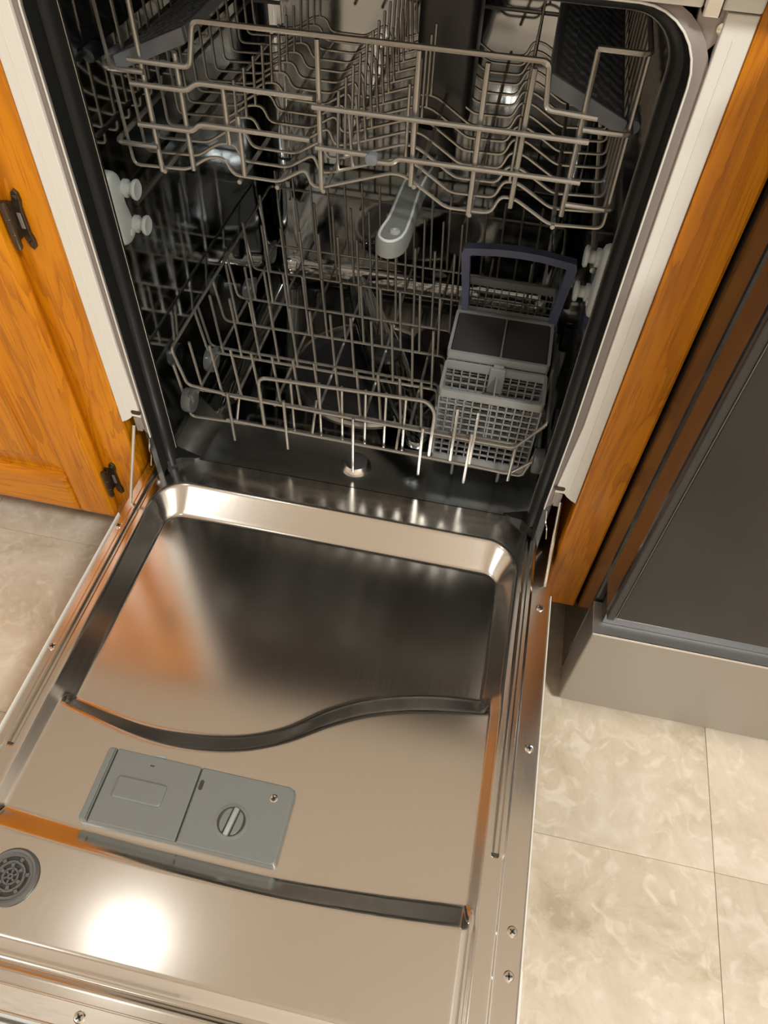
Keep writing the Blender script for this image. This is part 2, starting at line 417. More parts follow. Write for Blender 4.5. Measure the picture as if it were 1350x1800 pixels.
# --- tub: lofted rounded loops
def loop(hw, zt, zb, r, rb=None, n=8):
    rb = rb if rb is not None else r
    return rrect(-hw, hw, zb, zt, [rb, rb, r, r], n)
def loft_closed(loops):
    vs = []; fs = []; n = len(loops[0][0])
    for pts, y in loops: vs += [Vector((p[0], y, p[1])) for p in pts]
    for i in range(len(loops) - 1):
        for k in range(n):
            l = (k + 1) % n; fs.append((i * n + k, i * n + l, (i + 1) * n + l, (i + 1) * n + k))
    return vs, fs
TW, TT, TB, TR = .2625, .8575, .212, .05
L_ = []
for y in (.034, .10, .20, .30, .40, .505): L_.append((loop(TW, TT, TB, TR, .045), y))
for a in (15, 30, 45, 60, 75, 90):
    q = math.radians(a); ins = .042 * (1 - math.cos(q))
    L_.append((loop(TW - ins, TT - ins, TB + ins, max(.012, TR - ins), max(.012, .045 - ins)), .505 + .045 * math.sin(q)))
vs, fs = loft_closed(L_)
nl = len(L_[0][0]); fs.append(tuple((len(L_) - 1) * nl + k for k in range(nl)))
tubm = MB().add(vs, fs).build('tub', M['tub'], dw, True, 50)
# front lip of the tub floor
lp = [(.0445, .2290), (.056, .2288), (.072, .2276), (.095, .2256), (.120, .2215), (.15, .2124)]
xs_ = [-.262 + .524 * i / 24 for i in range(25)]
def lipz(x, z):
    e = max(0, abs(x) - (TW - .045)); zt = TB + .045 - math.sqrt(max(0, .045 ** 2 - e * e)) + .0006
    return max(z, zt) + .25 * max(0, .012 - abs(z - zt))
vs = [Vector((x, y, lipz(x, z))) for y, z in lp for x in xs_]; fs = []
for i in range(len(lp) - 1):
    for k in range(24): fs.append((i * 25 + k, i * 25 + k + 1, (i + 1) * 25 + k + 1, (i + 1) * 25 + k))
MB().add(vs, fs).build('floor_lip', M['lip'], tubm, True, 60)
# sump, filter, spray arm, float
sp = MB().lathe((-.03, .31, .2105), (0, 0, 1), [(.122, .0), (.120, .006), (.110, .008), (.104, .003)], 40, False, True).build('sump_ring', M['black'], dw, True)
MB().lathe((-.03, .31, .2105), (0, 0, 1), [(.128, .001), (.126, .0085), (.121, .009), (.119, .004)], 48, False, False).build('sump_rim', M['trim'], sp, True)
MB().lathe((.07, .40, .2115), (0, 0, 1), [(.045, 0), (.043, .012), (.034, .016), (.030, .024), (.004, .025)], 28).build('filter', M['black'], sp, True)
def arm_outline(c, ang, L, w0, w1, n=10):
    pts = []
    for s in (1, -1):
        for k in range(n + 1):
            t = -1 + 2 * k / n
            pts.append((s * L * (1 - .0) + s * w1 * math.cos(t * math.pi / 2) , s * w1 * math.sin(t * math.pi / 2)))
        pts.append((s * .03, s * w0))
        pts.append((-s * .03, s * w0))
    ca, sa = math.cos(ang), math.sin(ang)
    return [(c[0] + p[0] * ca - p[1] * sa, c[1] + p[0] * sa + p[1] * ca) for p in pts]
sa = MB().prism(arm_outline((-.005, .305), math.radians(-64), .195, .032, .017), lambda p, d: Vector((p[0], p[1], d)), .258, .270, .005).build('lower_spray_arm', M['tub'], dw, True, 40)
MB().lathe((-.005, .305, .215), (0, 0, 1), [(.03, 0), (.024, .03), (.03, .045), (.028, .062), (.015, .068), (.004, .069)], 24).build('arm_hub', M['black'], sa, True)
fo = MB().lathe((-.001, .087, .2262), (0, 0, 1), [(.0235, 0), (.0228, .0025), (.0178, .0105), (.0168, .0115)], 28, True, False).build('float_cup', M['trim'], dw, True)
MB().lathe((-.001, .087, .2372), (0, 0, 1), [(.0169, 0), (.0169, .0010), (.0155, .0016), (.001, .0016)], 24).build('float_cap', M['lid'], fo, True)
# --- front flange, gasket
def arch(hw, zt, zb, r, n=8):
    hr = hw + .004
    pts = [(-hw, zb), (-hw, .45), (-hw, .65)]
    for k in range(n + 1):
        a = math.radians(180 - 90 * k / n); pts.append((-hw + r + r * math.cos(a), zt - r + r * math.sin(a)))
    for k in range(n + 1):
        a = math.radians(90 - 90 * k / n); pts.append((hr - r + r * math.cos(a), zt - r + r * math.sin(a)))
    pts += [(hr, .65), (hr, .45), (hw + .001, zb)]
    return pts
def loft_open(rows):
    n = len(rows[0][0]); vs = []; fs = []
    for pts, y in rows: vs += [Vector((p[0], y, p[1])) for p in pts]
    for i in range(len(rows) - 1):
        for k in range(n - 1): fs.append((i * n + k, i * n + k + 1, (i + 1) * n + k + 1, (i + 1) * n + k))
    return vs, fs
FH, FT, FR = .2655, .8665, .05
gk = [(0.001, .0005, .237), (.0035, .010, .237), (.0040, .016, .236), (.0085, .0175, .235), (.0118, .023, .234), (.0135, .030, .234), (.0130, .036, .234), (.004, .040, .234)]
vs, fs = loft_open([(arch(FH - i, FT - i, zb, FR - i), y) for i, y, zb in gk])
gsk = MB().add(vs, fs).build('door_gasket', M['rubber'], dw, True, 60)
MB().tube([(p[0], .0305, p[1]) for p in arch(FH - .0137, FT - .0137, .262, FR - .0137)], .0006, 5).build('gasket_bead', M['trim'], gsk, True)
for s in (-1, 1):   # rubber flaps at the foot, pointing inwards
    po = [(.263, .046), (.222, .0455), (.232, .038), (.248, .030), (.263, .012)]
    po = [(s * p[0], p[1]) for p in po]
    if s < 0: po = po[::-1]
    vs = [Vector((p[0], p[1], .2300)) for p in po] + [Vector((p[0], p[1], .2325 + max(0, abs(p[0]) - .224) * .42)) for p in po]
    n_ = len(po)
    MB().add(vs, [tuple(range(n_)), tuple(n_ + k for k in range(n_))] + [(k, (k + 1) % n_, n_ + (k + 1) % n_, n_ + k) for k in range(n_)]).build('gasket_foot', M['rubber'], gsk)
# bright flange rim
vs, fs = loft_open([(arch(FH + .0135, FT + .005, .3200, FR + .008), .0045), (arch(FH + .0014, FT + .0012, .3120, FR + .001), .0005), (arch(FH + .0010, FT + .0008, .3120, FR), -.0022), (arch(FH, FT, .3120, FR), -.0022), (arch(FH - .0004, FT - .0004, .3120, FR), .002)])
flg = MB().add(vs, fs).build('tub_flange', M['seam'], dw, True, 30)
MB().tube([(p[0], -.0022, p[1]) for p in arch(FH + .0004, FT + .0004, .3120, FR)], .0009, 6).build('flange_rim', M['white'], flg, True)
# white mounting strips
for s in (-1, 1):
    xi = .2805 if s > 0 else .2765
    po = [(.2728, .3447), (.285, .3447), (.288, .3405), (.2950, .3345), (.3026, .3300), (.3026, .8660), (xi, .8660), (xi, .46)]
    if s < 0: po = [(-p[0], p[1]) for p in reversed(po)]
    sp_ = MB().prism(po, lambda p, d: Vector((p[0], d, p[1])), .010, -.0005, .0012).build('mounting_strip', M['white'], dw)
    sp_['label'] = ('white enamel strip beside the %s cabinet' % ('left oak' if s < 0 else 'right oak'))
    MB().box(min(s * .2898, s * .2910), max(s * .2898, s * .2910), -.0009, 0, .352, .85, .0002).build('strip_fold', M['white'], sp_)
    MB().prism(rrect(s * .2775 - .0068, s * .2775 + .0068, .3500, .3572, .0034), lambda p, d: Vector((p[0], d, p[1])), 0, -.0012, .0005).build('strip_screw', M['bronze'], sp_, True)
    MB().box(min(s * .2735, s * .2800), max(s * .2735, s * .2800), .001, .004, .322, .3447, .001).build('strip_tab', M['seam'], sp_)
    # corner bracket under the counter
    po = [(.262, .852), (.2728, .835), (.2890, .8545), (.2950, .8665), (.262, .8680)]
    if s < 0: po = [(-p[0], p[1]) for p in reversed(po)]
    br = MB().prism(po, lambda p, d: Vector((p[0], d, p[1])), .016, .0065, .001).build('corner_bracket', M['seam'], dw)
    MB().lathe((s * .2815, .0065, .8545), (0, -1, 0), [(.0045, 0), (.0042, .002), (.002, .003), (.0005, .003)], 12).build('bracket_screw', M['chrome'], br, True)
tbar = MB().box(-.3026, .262, -.004, .02, .8680, .8865, .0015).build('top_bar', M['white'], dw)
MB().box(.2755, .3026, -.004, .02, .8680, .8865, .0015).build('top_bar', M['white'], dw)
MB().box(.2625, .2750, -.008, .012, .8640, .8868, .0015).build('counter_bracket', M['chrome'], dw)

# --- roller brackets that carry the upper rack
for s in (-1, 1):
    po = smooth_poly([(-.022, .012), (-.020, -.034), (-.010, -.042), (.008, -.042), (.016, -.032), (.012, -.012), (.006, .004), (.010, .020), (.004, .038), (-.012, .044), (-.020, .036)], 2)
    rb = MB().prism(po, lambda p, d, s=s: Vector((s * d, .056 + p[0], .613 + p[1])), .2625, .2520, .005).build('roller_bracket', M['greylt'], dw, True, 50)
    for (yy, zz) in ((.064, .630), (.069, .586)):
        MB().lathe((s * .2525, yy, zz), (-s, 0, 0), [(.0095, 0), (.0095, .004), (.0062, .005), (.0062, .011), (.0100, .0115), (.0108, .013), (.0108, .0145), (.0090, .0158), (.0055, .0150), (.001, .0150)], 22).build('roller', M['greylt'], rb, True)
    MB().lathe((s * .2525, .058, .582), (-s, 0, 0), [(.0045, 0), (.004, .0015), (.002, .002), (.0005, .002)], 12).build('bracket_screw', M['greylt'], rb, True)
    MB().tube([(s * .2515, .080, .605), (s * .2515, .46, .605)], .0035, 8).build('rack_track', M['trim'], rb, True)

# --- door
XC = -.0075
OUT = dict(hw=.259, yb=-.002, r=.047)
def sd_rr(x, y, hw, yt, yb, r):
    cx = 0; cy = (yt + yb) / 2; qx = abs(x - cx) - (hw - r); qy = abs(y - cy) - ((yt - yb) / 2 - r)
    return math.hypot(max(qx, 0), max(qy, 0)) + min(max(qx, qy), 0) - r
SU = [(-.30, -.3255), (-.2329, -.3330), (-.157, -.343), (-.1012, -.3425), (-.0421, -.3334), (.0068, -.3133), (.0527, -.2787), (.0965, -.2552), (.1563, -.2372), (.2177, -.2285), (.30, -.2240)]
SL = [(-.30, -.3380), (-.265, -.3445), (-.209, -.3567), (-.1421, -.3678), (-.0882, -.3678), (-.032, -.3566), (.0149, -.3361), (.0601, -.3058), (.102, -.2838), (.1599, -.2652), (.2455, -.2515), (.30, -.2480)]
GU = [(-.30, -.460), (-.262, -.4641), (-.174, -.4695), (-.06, -.472), (.0431, -.472), (.15, -.4645), (.246, -.4548), (.30, -.450)]
GL_ = [(-.30, -.4845), (-.2425, -.4890), (-.1479, -.4925), (-.04, -.4940), (.0509, -.4940), (.15, -.4890), (.248, -.4811), (.30, -.478)]
def cub(tab, x):
    n = len(tab)
    for i in range(n - 1):
        if x <= tab[i + 1][0] or i == n - 2: break
    x0, y0 = tab[i]; x1, y1 = tab[i + 1]; h = x1 - x0; t = min(1, max(0, (x - x0) / h))
    def sl(j):
        a = tab[max(0, j - 1)]; b = tab[min(n - 1, j + 1)]; return (b[1] - a[1]) / (b[0] - a[0])
    m0, m1 = sl(i) * h, sl(i + 1) * h
    return (2 * t ** 3 - 3 * t * t + 1) * y0 + (t ** 3 - 2 * t * t + t) * m0 + (-2 * t ** 3 + 3 * t * t) * y1 + (t ** 3 - t * t) * m1
def sst(t): t = min(1, max(0, t)); return t * t * (3 - 2 * t)
def sst2(t):   # straighter slope with short roundings
    t = min(1, max(0, t)); k = .18
    if t < k: return t * t / (2 * k * (1 - k))
    if t > 1 - k: return 1 - (1 - t) ** 2 / (2 * k * (1 - k))
    return (t - k / 2) / (1 - k)
ZP, ZQ, ZE = -.0265, -.0135, .0000
YEND = -.632
def liner_z(x, y):
    a = abs(x - XC); u = x - XC
    # side profile
    if a > .262:
        slot = y > -.406
        if not slot: return -.0030 * sst((a - .2770) / .004)
        if a < .2735: return -.0050 * sst((a - .2660) / .002)
        if a < .2790: return .0004
        return -.0030
    yu, yl = cub(SU, x), cub(SL, x)
    ts = sst2((yu - y) / (yu - yl))
    gu, gl = cub(GU, x), cub(GL_, x)
    tg = sst2((gu - y) / (gu - gl))
    # walls
    so = sd_rr(u, y, .2590, -.002, -1.2, .047)
    si = sd_rr(u, y, .2350, -.047, -1.2, .020)
    tw = 0 if so >= 0 else (1 if si <= 0 else -so / (-so + si))
    so2 = sd_rr(u, y, .2590, -.002, -1.2, .018); si2 = sd_rr(u, y, .2470, -.05, -1.2, .022)
    tw2 = 0 if so2 >= 0 else (1 if si2 <= 0 else -so2 / (-so2 + si2))
    zpan = ZP * sst2(tw); zq = ZQ * sst2(tw2)
    z = zpan * (1 - ts) + zq * ts
    # little gutter before the S step
    g = math.exp(-((y - yu) / .006) ** 2) * (1 if a < .235 else 0) * .0
    # end panel
    ze = ZE
    if tg > 0:
        e = sst2((a - .2440) / .011); ze = ZE - .0060 * e + .0060 * sst2((a - .2545) / .006)
        z = z * (1 - tg) + ze * tg
    # closing fold near the end
    if y < -.578:
        t = sst2((-.578 - y) / .016); z -= .011 * t
        t2 = sst2((-.597 - y) / .005); z += .004 * t2
        t3 = sst((-.6225 - y) / .006); z -= .006 * t3
    return z
xsl = []
x = -.297
stops = [(-.297, .0012), (-.225, .0028), (.205, .0028), (.297, .0012)]
while x < .2971:
    xsl.append(x)
    x += .0013 if (x < -.224 or x > .208) else .0034
if xsl[-1] < .297: xsl.append(.297)
ysl = []; y = .0415
while y > YEND:
    ysl.append(y); y -= .0021
ysl.append(YEND)
nx = len(xsl)
vs = []
for y in ysl:
    for x in xsl: vs.append(Vector((x, y, ZD + liner_z(x, y))))
fs = [(i * nx + k, i * nx + k + 1, (i + 1) * nx + k + 1, (i + 1) * nx + k) for i in range(len(ysl) - 1) for k in range(nx - 1)]
liner = MB().add(vs, [tuple(reversed(f)) for f in fs]).build('door_liner', M['liner'], dw, True, 75)
if liner.data.polygons[0].normal.z < 0: liner.data.flip_normals()
# slot mouths, where the side grooves end
for s in (-1, 1):
    MB().prism(rrect(XC + s * .2705 - .0042, XC + s * .2705 + .0042, -.4095, -.4045, .002), lambda p, d: Vector((p[0], p[1], d)), ZD - .006, ZD - .0008).build('slot_mouth', M['dark'], liner, True)
# skin, white edges
sk = MB().box(-.297, .297, -.655, -.012, ZD - .062, ZD - .034, .003).build('door_skin', M['white'], dw)
for s in (-1, 1):
    y0_ = -.078
    MB().box(min(s * .2972, s * .2986), max(s * .2972, s * .2986), -.655, y0_, ZD - .060, ZD + .0012, .0005).build('door_edge', M['white'], sk)
    MB().box(min(s * .2989, s * .3002), max(s * .2989, s * .3002), -.655, -.503, ZD - .060, ZD - .0035, .0005).build('door_edge', M['white'], sk)
MB().box(-.297, .297, -.655, -.640, ZD - .060, ZD - .022, .003).build('door_end_edge', M['white'], sk)
# latch rail along the end
lr = MB().box(-.2965, -.0150, -.6335, -.6130, ZD - .009, ZD - .0045, .0012).build('latch_rail', M['trim'], dw)
MB().box(-.2965, -.0150, -.6345, -.6325, ZD - .012, ZD - .0020, .0006).build('rail_fold', M['chrome'], lr)
MB().box(-.2965, -.0150, -.6142, -.6122, ZD - .010, ZD - .0020, .0006).build('rail_fold', M['chrome'], lr)
MB().box(-.0175, -.0035, -.622, -.612, ZD - .010, ZD - .003, .001).build('rail_catch', M['black'], lr)
def screw(par, x, y, z, r=.0052):
    s_ = MB().lathe((x, y, z), (0, 0, 1), [(r, 0), (r, .0008), (r * .8, .0018), (r * .35, .0021), (r * .3, .0016), (.0002, .0014)], 18).build('screw', M['chrome'], par, True)
    mb = MB(); a = random.random() * 1.5
    for k in range(2):
        c, s = math.cos(a + k * math.pi / 2), math.sin(a + k * math.pi / 2); l, w = r * .62, r * .14
        mb.prism([(-l, -w), (l, -w), (l, w), (-l, w)], lambda p, d, c=c, s=s: Vector((x + p[0] * c - p[1] * s, y + p[0] * s + p[1] * c, d)), z + .0012, z + .00225)
    if s_.parent in (None,) or par.parent is None or par.parent.parent is None:
        mb.build('screw_slot', M['dark'], s_ if par is dw else par)
    else: mb.build('screw_slot', M['dark'], par)
for x, y in ((.2856, -.0971), (.2874, -.2852), (.2865, -.4723), (.2870, -.5104), (-.290, -.0971), (-.290, -.2852), (-.290, -.4723)):
    screw(liner, x, y, ZD - .0031)
screw(lr, -.0916, -.6230, ZD - .0046)
# vent
vc = (-.2075, -.5300); VZ = ZD + .0006
vt = MB().lathe((vc[0], vc[1], VZ), (0, 0, 1), [(.0268, 0), (.0268, .002), (.0245, .0052), (.0222, .0048), (.0205, .0025)], 40, True, False).build('door_vent', M['vent'], dw, True)
MB().lathe((vc[0], vc[1], VZ), (0, 0, 1), [(.0206, 0.0001), (.0206, .0006)], 32).build('vent_well', M['dark'], vt)
mb = MB()
def polar(r0, r1, a0, a1, z0, z1):
    n = max(2, int((a1 - a0) / 8)); vs = []; fs = []
    for k in range(n + 1):
        a = math.radians(a0 + (a1 - a0) * k / n); c, s = math.cos(a), math.sin(a)
        for r, z in ((r0, z0), (r1, z0), (r1, z1), (r0, z1)): vs.append(Vector((vc[0] + r * c, vc[1] + r * s, VZ + z)))
    for k in range(n):
        for e in range(4): fs.append((k * 4 + e, k * 4 + (e + 1) % 4, k * 4 + 4 + (e + 1) % 4, k * 4 + 4 + e))
    fs += [(3, 2, 1, 0), (n * 4, n * 4 + 1, n * 4 + 2, n * 4 + 3)]
    mb.add(vs, fs)
zz = (.0008, .0034)
polar(.0185, .0212, 0, 360, *zz); polar(.0122, .0146, 0, 360, *zz); polar(.0064, .0082, 0, 360, *zz)
for k in range(6):
    polar(.0140, .0190, k * 60 + 10, k * 60 + 22, *zz); polar(.0078, .0126, k * 60 + 34, k * 60 + 52, *zz)
    polar(.0026, .0068, k * 60 + 18, k * 60 + 38, *zz)
polar(.0012, .0030, 0, 360, *zz)
mb.build('vent_grille', M['vent'], vt)
# dispenser
DZ = ZD - .0125
def flat(p, d): return Vector((p[0], p[1], d))
dx0, dx1, dxm = -.1715, .0430, -.0640; dyb, dyf = -.3850, -.4650
dp = MB().prism(rrect(dx0, dx1, dyf, dyb, [.004, .005, .004, .004]), flat, DZ - .003, DZ + .0045, .001).build('detergent_dispenser', M['grey'], dw, True, 40)
dp['label'] = 'grey plastic detergent dispenser set in the door'
MB().prism(rrect(dx0 + .0003, dx0 + .0095, dyf + .0008, dyb, [.004, .001, .001, .004]), flat, DZ + .004, DZ + .0100, .0016).build('hinge_bar', M['grey'], dp)
ld_ = MB().prism(rrect(dx0 + .0112, dxm, dyf + .0012, dyb, .0012), flat, DZ + .004, DZ + .0104, .0012).build('dispenser_lid', M['grey'], dp)
MB().prism(rrect(-.1475, -.0915, -.4365, -.4120, .004), flat, DZ + .0100, DZ + .0124, .0022).build('lid_pad', M['grey'], dp)
MB().prism(rrect(-.1190, -.1140, -.3965, -.3950, .0003), flat, DZ + .0100, DZ + .01055).build('lid_slot', M['dark'], dp)
MB().prism(rrect(-.1185, -.1060, -.3852, -.3815, .001), flat, DZ + .0045, DZ + .0080, .001).build('lid_tab', M['greylt'], dp)
po = rrect(dxm + .0012, dx1 - .0003, dyf + .0005, dyb, [.001, .0045, .0075, .001])
MB().prism(po, flat, DZ + .004, DZ + .0104, .0014).build('rinse_cover', M['grey'], dp)
MB().prism(rrect(dx0 + .002, dx1 - .002, dyf + .003, dyb - .002, .002), flat, DZ + .0040, DZ + .0052).build('gap_shade', M['dark'], dp)  # dark plate puts shade into the gaps between the dispenser covers
MB().prism(rrect(-.0598, -.0552, -.4092, -.3982, .0023), flat, DZ + .0100, DZ + .01055).build('sight_hole', M['dark'], dp)
kc = (-.0135, -.4330)
MB().lathe((*kc, DZ + .0100), (0, 0, 1), [(.0185, 0), (.0185, .0007), (.0178, .0009)], 36, False, True).build('dial_ring', M['grey'], dp, True)
MB().lathe((*kc, DZ + .0105), (0, 0, 1), [(.0150, 0), (.0150, .0006), (.0143, .0011), (.0118, .0005), (.0005, .0005)], 36, False, True).build('dial', M['lid'], dp, True)
c, s = math.cos(math.radians(82)), math.sin(math.radians(82))
MB().prism([(-.0142, -.0028), (.0142, -.0028), (.0150, 0), (.0142, .0028), (-.0142, .0028), (-.0150, 0)], lambda p, d: Vector((kc[0] + p[0] * c - p[1] * s, kc[1] + p[0] * s + p[1] * c, d)), DZ + .0105, DZ + .0148, .0022).build('dial_grip', M['greylt'], dp, True, 40)
for sg in (-1, 1):
    pts = [(0.0125 * math.cos(math.radians(a)), sg * (.0045 + .0075 * math.sin(math.radians(a)))) for a in (range(0, 181, 20) if sg > 0 else range(180, -1, -20))]
    MB().prism(pts, lambda p, d: Vector((kc[0] + p[0] * c - p[1] * s, kc[1] + p[0] * s + p[1] * c, d)), DZ + .0105, DZ + .0118, .0006).build('dial_face', M['grey'], dp)
MB().lathe((.0228, -.4005, DZ + .0102), (0, 0, 1), [(.0044, 0), (.0044, .0006), (.003, .001), (.0012, .0004)], 16).build('dispenser_screw', M['chrome'], dp, True)
mb = MB()
for k in range(2):
    cc, ss = math.cos(.6 + k * 1.571), math.sin(.6 + k * 1.571)
    mb.prism([(-.0028, -.0007), (.0028, -.0007), (.0028, .0007), (-.0028, .0007)], lambda p, d, cc=cc, ss=ss: Vector((.0228 + p[0] * cc - p[1] * ss, -.4005 + p[0] * ss + p[1] * cc, d)), DZ + .0104, DZ + .01145)
mb.build('screw_slot', M['dark'], dp)
# door hinge arms
for s in (-1, 1):
    ha = MB().tube([(s * .2835, -.004, .333), (s * .2860, -.028, .288), (s * .2895, -.064, .222)], .0022, 8).build('hinge_arm', M['chrome'], dw, True)
    MB().tube(fillet([(s * .2700, .012, .318), (s * .2740, -.002, .285), (s * .2800, .010, .262), (s * .2830, .005, .243)], .012), .0011, 6).build('spring_wire', M['chrome'], ha, True)
    MB().box(min(s * .2845, s * .2945), max(s * .2845, s * .2945), -.084, -.058, ZD - .022, ZD - .0035, .0015).build('hinge_plate', M['chrome'], ha)
    MB().box(min(s * .2762, s * .2840), max(s * .2762, s * .2840), .0, .012, .318, .342, .001).build('hinge_lug', M['seam'], ha)
    MB().box(min(s * .2660, s * .2760), max(s * .2660, s * .2760), .004, .03, .19, .318, .001).build('side_bracket', M['black'], ha)
MB().box(-.29, .29, .045, .09, 0.012, .205, .002).build('toe_panel', M['black'], dw)
for fx in (-.27, .27): MB().lathe((fx, .07, 0), (0, 0, 1), [(.015, 0), (.015, .005), (.006, .007), (.006, .02)], 12).build('levelling_foot', M['black'], dw, True)

# ------------------------------------------------------------------ upper rack
RW, RT_ = .0026, .0018
ur = thing('upper_rack', 'upper grey wire dish rack with raised front handle', 'dish rack', (0, .29, .645))
FY = .0690; PY = .0735
def w2(name, pts, y, r=RW, fr=.006, par=ur, mat='wire', sides=8):
    return MB().tube(fillet([(p[0], y, p[1]) for p in pts], fr), r, sides).build(name, M[mat], par, True)
w2('handle_wire', [(-.219, .757), (-.158, .757), (-.149, .7962), (.1665, .798), (.171, .760), (.2165, .758)], FY)
w2('front_wire', [(-.2214, .736), (-.164, .736), (-.154, .744), (-.041, .744)], FY)
w2('front_wire', [(-.0414, .7374), (.214, .738)], FY - .002)
w2('front_wire', [(-.222, .698), (-.165, .698), (-.157, .706), (-.0455, .7055)], FY)
w2('front_wire', [(-.040, .699), (.0137, .6987)], FY)
w2('front_wire', [(.018, .693), (.036, .6935), (.0417, .699), (.2156, .700)], FY)
MB().prism(rrect(.010, .022, .690, .701, .004), lambda p, d: Vector((p[0], d, p[1])), FY + .004, FY - .004, .0015).build('wire_clip', M['shelf'], ur, True)
for x, za, zb in ((-.2085, .650, .812), (-.173, .656, .766), (-.130, .688, .742), (-.118, .658, .717), (-.0365, .655, .792), (.0548, .672, .793), (.1152, .650, .790), (.1553, .664, .790)):
    w2('front_picket', [(x, za), (x, zb)], PY)
w2('front_picket', [(.2055, .664), (.2040, .811)], PY - .002)
# side rails that wrap round the corners
for s in (-1, 1):
    for z, xo, xi in ((.8115, .2465, .2030 if s > 0 else .2085), (.7468, .2485, .2065), (.6765, .2515, .2070)):
        MB().tube(fillet([(s * xi, .0705, z), (s * xo, .0705, z), (s * xo, .50, z), (s * xi, .50, z)], .008), RW, 8).build('side_rail', M['wire'], ur, True)
UP_ = [(-.2445, .8115), (-.2405, .6515), (-.181, .6542), (-.155, .671), (-.138, .672), (-.131, .6555), (-.082, .655), (-.0535, .6725), (-.047, .6555), (-.036, .656), (.036, .681), (.050, .679), (.092, .653), (.137, .654), (.1444, .673), (.1585, .672), (.196, .651), (.2480, .6545), (.2455, .8115)]
cw = MB().tube(fillet([(p[0], .076, p[1]) for p in UP_], .007, 3), RT_, 6).build('cross_wire', M['wire'], ur, True)
NU = 14; DU = .0313
copies(cw, [(0, DU * k, 0) for k in range(1, NU)], ur)
for x in (-.2055, -.124, -.0835, -.0345, .0585, .1165, .2000):
    zz_ = {-.0345: .6535, .0585: .6715, .1165: .6505}.get(x, .6505)
    MB().tube([(x, .072, zz_), (x, .50, zz_)], .0024, 7).build('long_wire', M['wire'], ur, True)
MB().tube(fillet([(-.247, .502, .8115), (-.247, .502, .70), (.247, .502, .70), (.247, .502, .8115)], .01), RW, 8).build('back_wire', M['wire'], ur, True)
def tine_row(par, x, y0, dy, n, z0, z1, lean=0.0, r=.0017):
    t = MB().tube([(x, y0, z0), (x + lean, y0, z1)], r, 6).build('tine', M['wire'], par, True)
    copies(t, [(0, dy * k, 0) for k in range(1, n)], par)
tine_row(ur, -.146, .107, DU, NU - 1, .672, .722, .002)
tine_row(ur, -.028, .107, DU, NU - 1, .657, .738, .002)
tine_row(ur, -.012, .107, DU, NU - 1, .664, .722, -.004)
tine_row(ur, .043, .107, DU, NU - 1, .680, .752, 0)
tine_row(ur, .150, .107, DU, NU - 1, .672, .722, 0)
# cup shelves, tilted inwards
for s in (-1, 1):
    c_, s_ = (math.cos(math.radians(23)), math.sin(math.radians(23)))
    def sh(p, d, s=s): return Vector((s * (.243 - p[0] * c_ + d * s_ * .3), .095 + p[1], .7475 + p[0] * s_ + d))
    po = rrect(0, .078, 0, .36, .004) if s < 0 else rrect(0, .078, 0, .36, .004)
    cs = MB().prism(po, sh, -.005, 0, .001).build('cup_shelf', M['shelf'], ur, True, 40)
    MB().prism(rrect(-.002, .080, -.006, .002, .001), sh, -.010, .0035, .001).build('shelf_lip', M['shelf'], cs, True, 40)
    MB().prism(rrect(.076, .081, 0, .36, .001), sh, -.007, .003, .001).build('shelf_lip', M['shelf'], cs, True, 40)
    rib = MB().prism([(.004, .012), (.010, .010), (.018, .018), (.012, .020)], sh, -.001, .003, .0006).build('shelf_rib', M['shelf'], cs)
    for i in range(5):
        for j in range(15):
            if i or j:
                cpy = rib.copy(); COL.objects.link(cpy); cpy.parent = cs
                cpy.location = (-s * i * .0135 * c_, j * .0215 + (i % 2) * .009, i * .0135 * s_)
    MB().lathe((s * .2515, .098, .7440), (0, 1, 0), [(.006, -.004), (.007, 0), (.007, .018), (.004, .02)], 14).build('shelf_pivot', M['shelf'], cs, True)
# spray arm under the rack and its feed tower
left = [(.030, .240), (.0262, .200), (.0250, .1517), (.0248, .1146), (.0200, .0860), (.0215, .0700), (.0330, .0615), (.0450, .0650), (.0535, .0800), (.0545, .1164), (.0530, .1591), (.0540, .200), (.060, .240)]
cx_, cy_ = .045, .29
right = [(2 * cx_ - p[0], 2 * cy_ - p[1]) for p in left]
ol = list(reversed(left)) + list(reversed(right))
ol = smooth_poly(ol, 1)
ar = sum(ol[i - 1][0] * ol[i][1] - ol[i][0] * ol[i - 1][1] for i in range(len(ol)))
if ar < 0: ol = ol[::-1]
ua = MB().prism(ol, flat, .594, .612, .003).build('spray_arm', M['grey'], ur, True, 40)
MB().tube([Vector((p[0], p[1], .6125)) for p in inset(ol, .0035)], .0016, 6, True).build('arm_bead', M['bead'], ua, True)
MB().lathe((.0395, .086, .611), (0, 0, 1), [(.0060, 0), (.0055, .003), (.003, .004), (.002, .002)], 16).build('nozzle', M['greylt'], ua, True)
MB().lathe((cx_, cy_, .590), (0, 0, 1), [(.026, 0), (.03, .01), (.03, .03), (.024, .05)], 24).build('arm_hub', M['black'], ua, True)
tw = MB().prism(rrect(.018, .085, .29, .36, .012), flat, .640, .835, .004).build('feed_tower', M['black'], ur, True, 40)
MB().prism(rrect(.028, .075, .350, .50, .008), flat, .775, .825, .004).build('feed_duct', M['black'], tw, True, 40)

